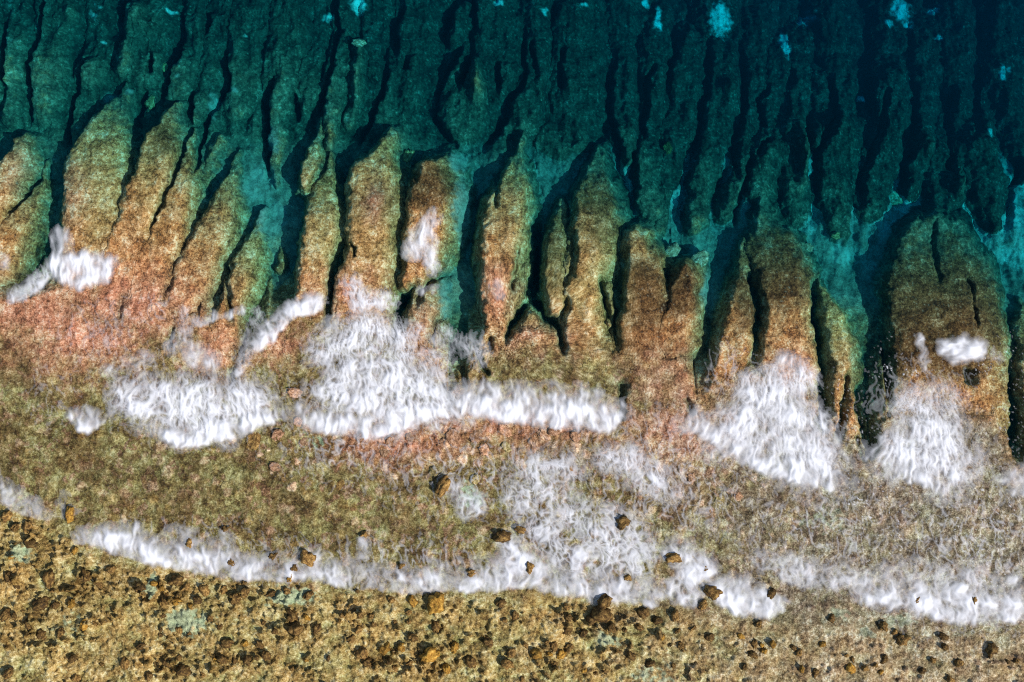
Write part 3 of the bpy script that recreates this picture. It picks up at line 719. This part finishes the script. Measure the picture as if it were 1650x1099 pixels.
HEADS = [(767,703,11,'pink','pink coral head with a brown hollow middle'),(583,703,9,'pink','pink coral head under the left half of the middle surf'),(632,709,11,'pink','pink coral head, larger of two close together below the surf'),
 (660,706,8,'pink','smaller upright pink coral head next to the larger one'),(713,713,10,'pink','pink coral head below the meeting of two surf lines'),(730,704,12,'pink','broad pink coral head touching the meeting of two surf lines'),
 (813,693,10,'pink','pink coral head just under the straight surf line'),(860,713,12,'pink','wide pink-brown coral head below the straight surf line'),(877,699,10,'pink','pink coral head closely above the wide pink-brown one'),
 (893,693,9,'pink','pink coral head at the lower lip of the straight surf line'),(780,725,9,'pink','pink coral head below the hollow one'),(817,721,8,'yellow','yellowish coral head below the straight surf line'),
 (620,728,9,'pink','pink coral head in the second row under the middle surf'),(927,703,9,'pink','pink coral head under the right end of the straight surf'),(698,760,9,'yellow','pale yellow coral head above the big russet boulder'),
 (767,772,8,'yellow','pale yellow coral head in the turquoise wash'),(442,752,8,'pink','pinkish coral head on the olive flat'),(361,782,6,'yellow','small yellow coral head on the olive flat'),(516,752,10,'yellow','cream coral head right of the pinkish one'),
 (494,799,8,'yellow','tall cream coral head on the olive flat'),(547,782,8,'rust','russet coral head near the cream ones'),(475,633,10,'pink','round pink coral head between two surf fans'),(447,701,9,'pink','pink coral head under the right end of the left surf fan'),
 (488,713,9,'pink','pink coral head left of the middle surf fan'),(480,680,8,'pink','pink coral head at the edge of the middle surf fan'),(407,712,13,'rust','wide brown coral head under the left surf fan'),
 (958,860,8,'rust','brown coral knob inside the lacy foam'),(1115,770,9,'pink','orange-pink coral head left of the right surf fan'),(1190,800,9,'pink','pink coral head under the right surf fan'),(1160,805,8,'yellow','yellowish coral head under the right surf fan')]
for (u, v, r, c, lab) in HEADS:
    stone('round_coral', u, v, r, c, lab, 'coral head', 'round coral heads on the reef flat', tall=0.42, sink=0.35)
PINN = [(1085,404,13,'pale','pale coral knob in the notch of the rounded shoulder'),(1133,416,14,'pale','round pale coral knob standing in the blue groove'),(1470,309,13,'pale','round white-topped boulder on a dark submerged ridge'),
 (656,252,11,'yellow','pale yellow knob between the two broad-tipped spurs'),(240,164,9,'yellow','yellow-green knob above the rounded brown-tipped spur'),(262,106,8,'yellow','small pale knob on the green slope'),
 (582,76,9,'pale','tan pinnacle at the top of a brown crested ridge'),(1076,238,8,'dark','small dark knob on the smooth slope'),(1312,395,9,'pale','pale knob beside the large speckled spur'),(1360,375,8,'yellow','little yellowish knob above the turquoise sand')]
for (u, v, r, c, lab) in PINN:
    a, b = deep_at(u, v) if v < 300 else at(u, v, -1.0)
    stone('coral_pinnacle', a, b, r, c, lab, 'coral pinnacle', 'coral pinnacles off the reef edge', tall=0.8)

# ------------------------------------------------------------------ surf and foam
fu = np.arange(-30, 1680, 1.5); fv = np.arange(325, 1060, 1.5)
FU, FV = np.meshgrid(fu, fv)
FNX = len(fu)
fw1 = 14 * fbm(FU / 45, FV / 45, 3, 201); fw2 = 14 * fbm(FU / 45, FV / 45, 3, 211)
fs1 = 4 * vnoise(FU / 11, FV / 11, 221); fs2 = 4 * vnoise(FU / 11, FV / 11, 222)

def stroke_field(pts):
    pts = np.array(pts, np.float64)
    x = FU + 0.5 * fw1 + fs1; y = FV + 0.5 * fw2 + fs2
    best = np.full(x.shape, 1e9, np.float32); side = np.ones(x.shape, np.float32)
    for k in range(len(pts) - 1):
        ax, ay, aw = pts[k]; bx, by, bw = pts[k + 1]
        dx, dy = bx - ax, by - ay
        t = np.clip(((x - ax) * dx + (y - ay) * dy) / (dx * dx + dy * dy), 0, 1)
        px = x - ax - t * dx; py = y - ay - t * dy
        d = np.hypot(px, py) - (aw + t * (bw - aw))
        m = d < best
        best = np.where(m, d, best); side = np.where(m, -py / (np.hypot(px, py) + 1e-6), side)    # + above the crest
    return best, side

def smear(A, nv, nu):
    for ax, n in ((0, nv), (1, nu)):
        B = np.zeros_like(A); ws = 0
        for k in range(-n, n + 1):
            w = math.exp(-(k / (0.6 * n + 0.3)) ** 2); ws += w
            B += w * np.roll(A, k, ax)
        A = B / ws
    return A

def foam_alpha(strokes, focus, seed):
    """cover 0..1: torn streaks running away from the focus, lace in thin water, solid white at the crests"""
    dx = FU + fw1 * 0.5 - focus[0]; dy = FV + fw2 * 0.5 - focus[1]
    r = np.hypot(dx, dy); a = np.arctan2(dx, dy) * max(300.0, np.hypot(FU.mean() * 0 + 0, focus[1] - 700))
    a = a + 0.8 * fs1; r = r + 0.8 * fs2
    wv = 5 * fbm(FU / 30, FV / 36, 2, seed + 21)
    st = 0.5 + 0.62 * fbm((a + wv) / 8.0, r / 22.0, 2, seed, 0.45) + 0.42 * fbm((a + wv) / 24.0, r / 34.0, 2, seed + 2) + 0.14 * vnoise(a / 3.5, r / 9.0, seed + 4)
    n1 = np.abs(fbm((a + 0.9 * fw1 + wv) / 19.0, (r + 0.9 * fw2) / 30.0, 2, seed + 5, 0.4))
    n2 = np.abs(fbm((a + wv) / 10.0, (r + 0.6 * fw2) / 19.0, 2, seed + 9, 0.4)); n3 = np.abs(vnoise((a + 0.5 * wv) / 6.0, r / 13.0, seed + 12))
    spk = sstep(0.5, 0.8, vnoise((a + r * 0.4) / 2.6, (r - a * 0.4) / 4.2, seed + 15) + 0.25 * vnoise(a / 14, r / 14, seed + 16))  # sun sparkle on the water, painted as small white specks of cover
    fmod = 0.80 + 0.42 * fbm(FU / 42, FV / 42, 2, seed + 18)
    fmod = np.clip(fmod, 0.45, 1.1)
    W = np.zeros(FU.shape, np.int8)
    A = np.zeros(FU.shape); H = np.zeros(FU.shape)
    for si, (pts, peak, up, dn, lw) in enumerate(strokes):
        d, side = stroke_field(pts)
        soft = dn + (up - dn) * sstep(-0.35, 0.35, side)
        env = peak * (0.85 + 0.15 * sstep(0, 8, -d)) * fmod * np.exp(-(np.clip(d, 0, None) / soft) ** 1.3)
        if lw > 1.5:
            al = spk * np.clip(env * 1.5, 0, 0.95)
        else:
            e = np.clip(env, 0, 1.2)
            solid = sstep(0.98 - e, 1.84 - 0.82 * e, st) * (1 - 0.45 * lw)
            kk = 7.0 - 3.6 * np.clip(e, 0, 1)
            thr = np.maximum(np.maximum(1 - n1 * kk, 0.92 * (1 - n2 * kk * 0.9)), 0.7 * (1 - n3 * kk * 0.8))
            thread = np.clip(thr, 0, 1) ** 0.9 * np.clip(e * 1.35, 0, 1) * (0.3 + 0.7 * min(1, lw * 1.6))
            veil = 0.22 * np.clip(e, 0, 1) * (0.4 + 0.9 * st)
            al = (1 - (1 - solid) * (1 - thread) * (1 - veil)) * np.clip(e * 3.0, 0, 1) * 0.97
        if lw < 1.5: mx = 0.75 - 0.38 * lw; al = np.clip(((1 - mx) * al + mx * smear(al, 4, 2)) * 1.16 - 0.06, 0, 0.96)
        W[al > A] = si
        A = np.maximum(A, al); H = np.maximum(H, al * np.clip(env, 0, 1) * (0.5 + 0.5 * st))
    return np.clip(A, 0, 1), H, W

UPF = lambda u: (u, -1200)
FOAM = [
 ('foam_patch','square white splash on the broad orange-tan coral spur',(130,-600),[([(100,432,16),(125,442,22),(160,432,18)],1.5,14,7,0.05),([(96,383,6),(102,408,10)],.8,14,12,.1)]),
 ('foam_patch','thin white foam at the foot of the leftmost groove',(60,900),[([(22,488,2),(36,478,5),(52,466,5),(72,446,3)],.8,16,5,.5),([(-10,408,10),(8,425,6)],.55,14,14,.2)]),
 ('surf_fan','big spreading surf fan on the left, its crest at the bottom',(330,420),[([(278,706,6),(300,711,8),(330,703,12),(380,688,14),(436,676,8)],1.4,34,5,.1),([(215,640,14),(260,645,24),(310,660,34),(360,655,30),(415,650,12)],.88,32,36,.6),([(305,565,6),(330,590,12)],.7,22,20,.2),([(180,600,10),(230,590,14)],.42,26,26,.5)]),
 ('foam_patch','small lone white blob left of the big left surf fan',(137,-300),[([(128,680,7),(143,684,9)],1.35,18,4,.05)]),
 ('foam_patch','short white crest at the blunt end of a green groove',(330,100),[([(315,521,3),(330,518,5),(346,514,4)],1.05,8,4,.2),([(366,512,4),(385,504,4)],.65,8,6,.3)]),
 ('foam_patch','rope of foam climbing right from the turquoise groove',(400,900),[([(412,556,4),(432,540,8),(452,520,9),(470,503,7),(512,494,7)],1.2,12,4,.3)]),
 ('foam_patch','thin streaks of foam trailing down the end of the turquoise groove',(415,200),[([(415,500,6),(402,550,8),(382,600,5)],.45,14,14,.6)]),
 ('foam_patch','wispy streaks over the orange shelf beside the green groove',(330,200),[([(300,510,6),(280,560,8)],.55,14,14,.5),([(312,520,4),(300,550,6)],.55,8,8,.4)]),
 ('surf_fan','large central surf fan with lacy streaks running upward',(600,380),[([(508,682,8),(545,690,10),(600,690,12),(660,673,10),(736,662,8)],1.35,30,5,.1),([(535,640,16),(575,620,36),(630,628,42),(685,640,26),(715,650,10)],.95,32,40,.55),([(530,565,12),(590,545,26),(645,560,16)],.78,34,34,.8),([(690,575,8),(722,580,8)],.62,18,24,.6)]),
 ('foam_patch','looping white foam threads on the yellow-edged spur',(590,700),[([(568,455,6),(585,490,12),(622,485,8)],.62,18,18,1.0)]),
 ('surf_crest','straight white surf line right of the central fan',(865,-500),[([(754,654,12),(800,660,16),(860,664,16),(920,668,18),(976,680,14)],1.32,30,7,.1),([(930,640,6),(974,644,6)],.8,14,14,.1),([(790,640,4),(880,638,5)],.5,12,12,.4)]),
 ('foam_patch','white splash on the back of the dark orange-brown spur',(690,0),[([(696,352,6),(682,378,12),(666,402,12)],.95,10,10,.35),([(690,385,10),(694,425,8)],.8,10,10,.4)]),
 ('foam_patch','faint white smear on the short orange spur',(690,0),[([(680,468,4),(704,460,4)],.75,8,7,.1)]),
 ('foam_patch','tiny white smear on the knobbly tan spur',(806,0),[([(804,455,3),(808,478,4)],.8,8,8,.05)]),
 ('foam_patch','blurred froth at the foot of the wide teal groove',(740,300),[([(710,545,8),(745,555,10),(770,570,8)],.5,24,24,.6)]),
 ('surf_fan','wedge-shaped surf fan under the large speckled spur',(1270,480),[([(1130,696,4),(1165,715,10),(1200,735,12),(1260,756,12),(1336,782,8)],1.2,36,6,.15),([(1175,690,12),(1240,680,38),(1290,705,36),(1318,745,16)],1.0,34,44,.45),([(1264,580,7),(1278,592,10)],1.0,18,18,.05),([(1215,635,12),(1255,625,22),(1285,612,14)],.85,26,26,.6)]),
 ('surf_fan','surf fan at the foot of the massive dark block',(1500,560),[([(1418,740,6),(1470,766,10),(1526,786,10)],1.15,36,6,.15),([(1450,728,18),(1495,712,34),(1532,748,22)],.95,36,40,.5),([(1465,650,12),(1515,655,18)],.7,28,34,.85)]),
 ('foam_patch','oval white puff on top of the massive dark block',(1300,570),[([(1518,561,6),(1540,568,13),(1572,562,11)],1.55,10,8,.0),([(1590,566,8),(1612,574,6)],.4,14,14,.5)]),
 ('foam_patch','white froth on the right edge beside the dark slit',(1640,300),[([(1640,782,12),(1680,770,20)],1.05,22,10,.15)]),
 ('foam_patch','grey-white wash above the golden boulder at the left edge',(40,300),[([(-10,792,12),(30,815,12),(70,828,6),(104,826,7)],.62,30,5,.2),([(-10,765,6),(2,780,4)],.8,10,10,.1)]),
 ('shoreline_foam','left end of the long shoreline foam, tapering to a point',(260,0),[([(150,875,4),(200,882,11),(250,895,13),(300,903,15),(345,909,14)],1.15,28,4,.15),([(362,862,4),(366,888,4)],.8,12,12,.3),([(270,850,8),(320,860,8)],.4,16,16,.4)]),
 ('shoreline_foam','shoreline foam around the russet boulder ringed by surf',(450,0),[([(350,912,12),(400,921,10),(450,926,10),(500,922,11),(542,932,9)],.9,26,5,.25),([(480,908,7),(506,898,9)],.8,14,14,.4)]),
 ('shoreline_foam','shoreline foam above the largest golden boulder',(630,0),[([(545,932,10),(600,938,11),(660,940,10),(715,943,8)],.84,26,6,.3),([(588,870,3),(585,900,5)],.6,10,10,.4)]),
 ('shoreline_foam','brightest stretch of shoreline foam below the dark boulder pair',(870,100),[([(720,943,8),(800,935,12),(850,926,17),(900,941,15),(960,952,13),(1045,964,10)],.95,32,6,.25),([(822,878,10),(842,914,12)],.88,16,16,.5)]),
 ('lacy_foam','wide net of lacy foam over the olive flat',(900,500),[([(860,790,24),(890,840,36),(950,880,38),(1015,890,22)],.66,42,40,1.0),([(850,765,10),(910,755,14)],.6,36,36,1.0),([(990,830,8),(1030,860,8)],.6,18,18,.9)]),
 ('foam_patch','tall foam patch right of the brown boulder',(1110,500),[([(1090,895,12),(1115,925,22),(1105,958,16)],1.0,26,12,.35)]),
 ('foam_patch','bright blob of foam right of the black-brown boulder',(1200,500),[([(1168,960,12),(1192,968,18),(1236,982,11)],1.25,26,6,.15)]),
 ('lacy_foam','soft torn foam on the olive flat left of the right-hand surf',(1290,500),[([(1232,905,10),(1290,925,14),(1366,930,12)],.62,20,14,.5)]),
 ('surf_crest','ragged surf band across the grey flat near the right corner',(1510,500),[([(1398,966,10),(1440,960,16),(1490,970,18),(1540,980,18),(1630,980,18)],1.02,40,9,.25),([(1430,935,8),(1520,925,14),(1590,940,10)],.55,28,28,.5)]),
 ('foam_patch','pale turquoise wash beside the big russet boulder',(760,500),[([(738,790,8),(760,812,12)],.62,20,20,.7)]),
 ('lacy_foam','thin foam threads under the wedge-shaped surf fan',(1050,500),[([(985,740,10),(1030,750,14),(1070,790,12)],.66,28,28,1.0)]),
 ('lacy_foam','painted sun glints on ripples scattered over the grey-brown flat on the right',(1800,300),[([(1560,800,20),(1610,860,30),(1600,920,26)],.55,70,60,2),([(1370,780,14),(1430,860,30)],.5,50,50,2),([(1340,800,10),(1380,700,8)],.4,30,30,2),([(1600,700,10),(1640,650,10)],.35,30,30,2)]),  # no foam here: sun glints off the wavelets, painted as white cover
 ('foam_patch','painted sun sparkle on ripples on the left shoulder of the massive block',(1700,300),[([(1482,548,4),(1488,582,5)],1.0,7,7,.3),([(1430,555,4),(1412,620,5)],.42,14,14,2),([(1440,590,8),(1470,605,8)],.7,16,16,2),([(1580,580,10),(1625,570,8)],.6,18,18,2),([(1350,620,8),(1365,680,8)],.4,14,14,2)]),  # sun sparkle painted in with the white foam material
]
alphas = []; heights = []; which = []
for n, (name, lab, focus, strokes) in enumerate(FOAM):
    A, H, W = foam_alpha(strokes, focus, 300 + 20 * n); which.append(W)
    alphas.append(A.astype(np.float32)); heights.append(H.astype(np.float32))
# faint loose wisps everywhere the water runs thin over the flat
wisp_env = blobs([(320,640,150,70,.36),(90,640,60,60,.2),(560,720,120,60,.36),(760,760,160,70,.36),(1060,780,160,110,.4),(1330,850,160,90,.36),(1560,880,140,140,.4),(300,870,130,40,.3),(640,900,200,40,.34),(160,540,80,60,.22),(450,900,150,40,.3),(1180,600,50,50,.3),(1480,640,90,60,.3),(240,500,50,30,.26)], FU, FV)
da = (FU + fw1) / 9.0; dr = (FV + fw2) / 30.0
wl = np.clip(1 - np.abs(fbm(da / 1.6, dr, 3, 901)) * 3.2, 0, 1)
wst = 0.5 + 0.5 * fbm(da, dr, 3, 907)
alphas.append((np.clip(wisp_env * 1.6, 0, 1) * np.clip(0.75 * sstep(0.45, 1.0, wl * 0.55 + wst * 0.5) , 0, 1)).astype(np.float32)); heights.append(alphas[-1] * 0.2)
ALL = np.stack(alphas); best = ALL.argmax(0); top = ALL.max(0)
Hs = np.take_along_axis(np.stack(heights), best[None], 0)[0]
FZ = 0.06 + 0.12 * Hs + 0.03 * top
PXF = ((FU - CU) * S).astype(np.float32); PYF = ((CV - FV) * S).astype(np.float32)

def foam_material():
    g = G('sea_foam')
    n = g.node('ShaderNodeAttribute', attribute_name='cover')
    d = g.node('ShaderNodeBsdfDiffuse'); d.inputs['Color'].default_value = (.76, .77, .82, 1)
    tl = g.node('ShaderNodeBsdfTranslucent'); tl.inputs['Color'].default_value = (.6, .64, .72, 1)
    m0 = g.node('ShaderNodeMixShader'); m0.inputs[0].default_value = 0.25
    g.l.new(d.outputs[0], m0.inputs[1]); g.l.new(tl.outputs[0], m0.inputs[2])
    t = g.node('ShaderNodeBsdfTransparent')
    m1 = g.node('ShaderNodeMixShader'); g.l.new(n.outputs['Fac'], m1.inputs[0])
    g.l.new(t.outputs[0], m1.inputs[1]); g.l.new(m0.outputs[0], m1.inputs[2])
    out = g.node('ShaderNodeOutputMaterial'); g.l.new(m1.outputs[0], out.inputs['Surface'])
    return g.m
MAT_FOAM = foam_material()
cellmax = np.maximum.reduce([top[:-1, :-1], top[1:, :-1], top[:-1, 1:], top[1:, 1:]])
cellbest = best[:-1, :-1]
GRP = {'surf_fan': 'surf fans breaking on the reef edge', 'surf_crest': 'surf lines on the reef', 'foam_patch': 'patches of foam on the reef', 'shoreline_foam': 'stretches of the long shoreline foam', 'lacy_foam': 'lacy foam on the reef flat'}
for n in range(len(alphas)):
    jj, ii = np.nonzero((cellbest == n) & (cellmax > 0.07))
    if len(jj) < 8: continue
    if n < len(FOAM) and FOAM[n][0] == 'surf_fan':
        w = which[n][jj, ii]
        root = bpy.data.objects.new('surf_fan', None); col.objects.link(root)
        root.location = (float(PXF[jj, ii].mean()), float(PYF[jj, ii].mean()), 0.0)
        tag(root, FOAM[n][1], 'surf', GRP['surf_fan'])
        for part, sel in (('crest', w == 0), ('backwash', w > 0)):
            if sel.sum() < 8: continue
            o = grid_mesh(part, jj[sel], ii[sel], 0.0, {'cover': top.astype(np.float32)}, PXF, PYF, FZ.astype(np.float32), FNX, MAT_FOAM)
            o.parent = root; o.matrix_parent_inverse = Matrix.Translation(-root.location)
    elif n < len(FOAM):
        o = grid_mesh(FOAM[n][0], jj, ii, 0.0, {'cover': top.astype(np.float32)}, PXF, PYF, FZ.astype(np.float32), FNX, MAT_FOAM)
        if 'rippl' in FOAM[n][1]: o.name = 'painted_glints'; tag(o, FOAM[n][1], kind='stuff')
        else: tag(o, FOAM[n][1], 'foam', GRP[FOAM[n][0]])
    else:
        o = grid_mesh('foam_wisps', jj, ii, 0.0, {'cover': top.astype(np.float32)}, PXF, PYF, FZ.astype(np.float32), FNX, MAT_FOAM)
        tag(o, 'faint loose wisps of foam drifting over the reef flat', kind='stuff')
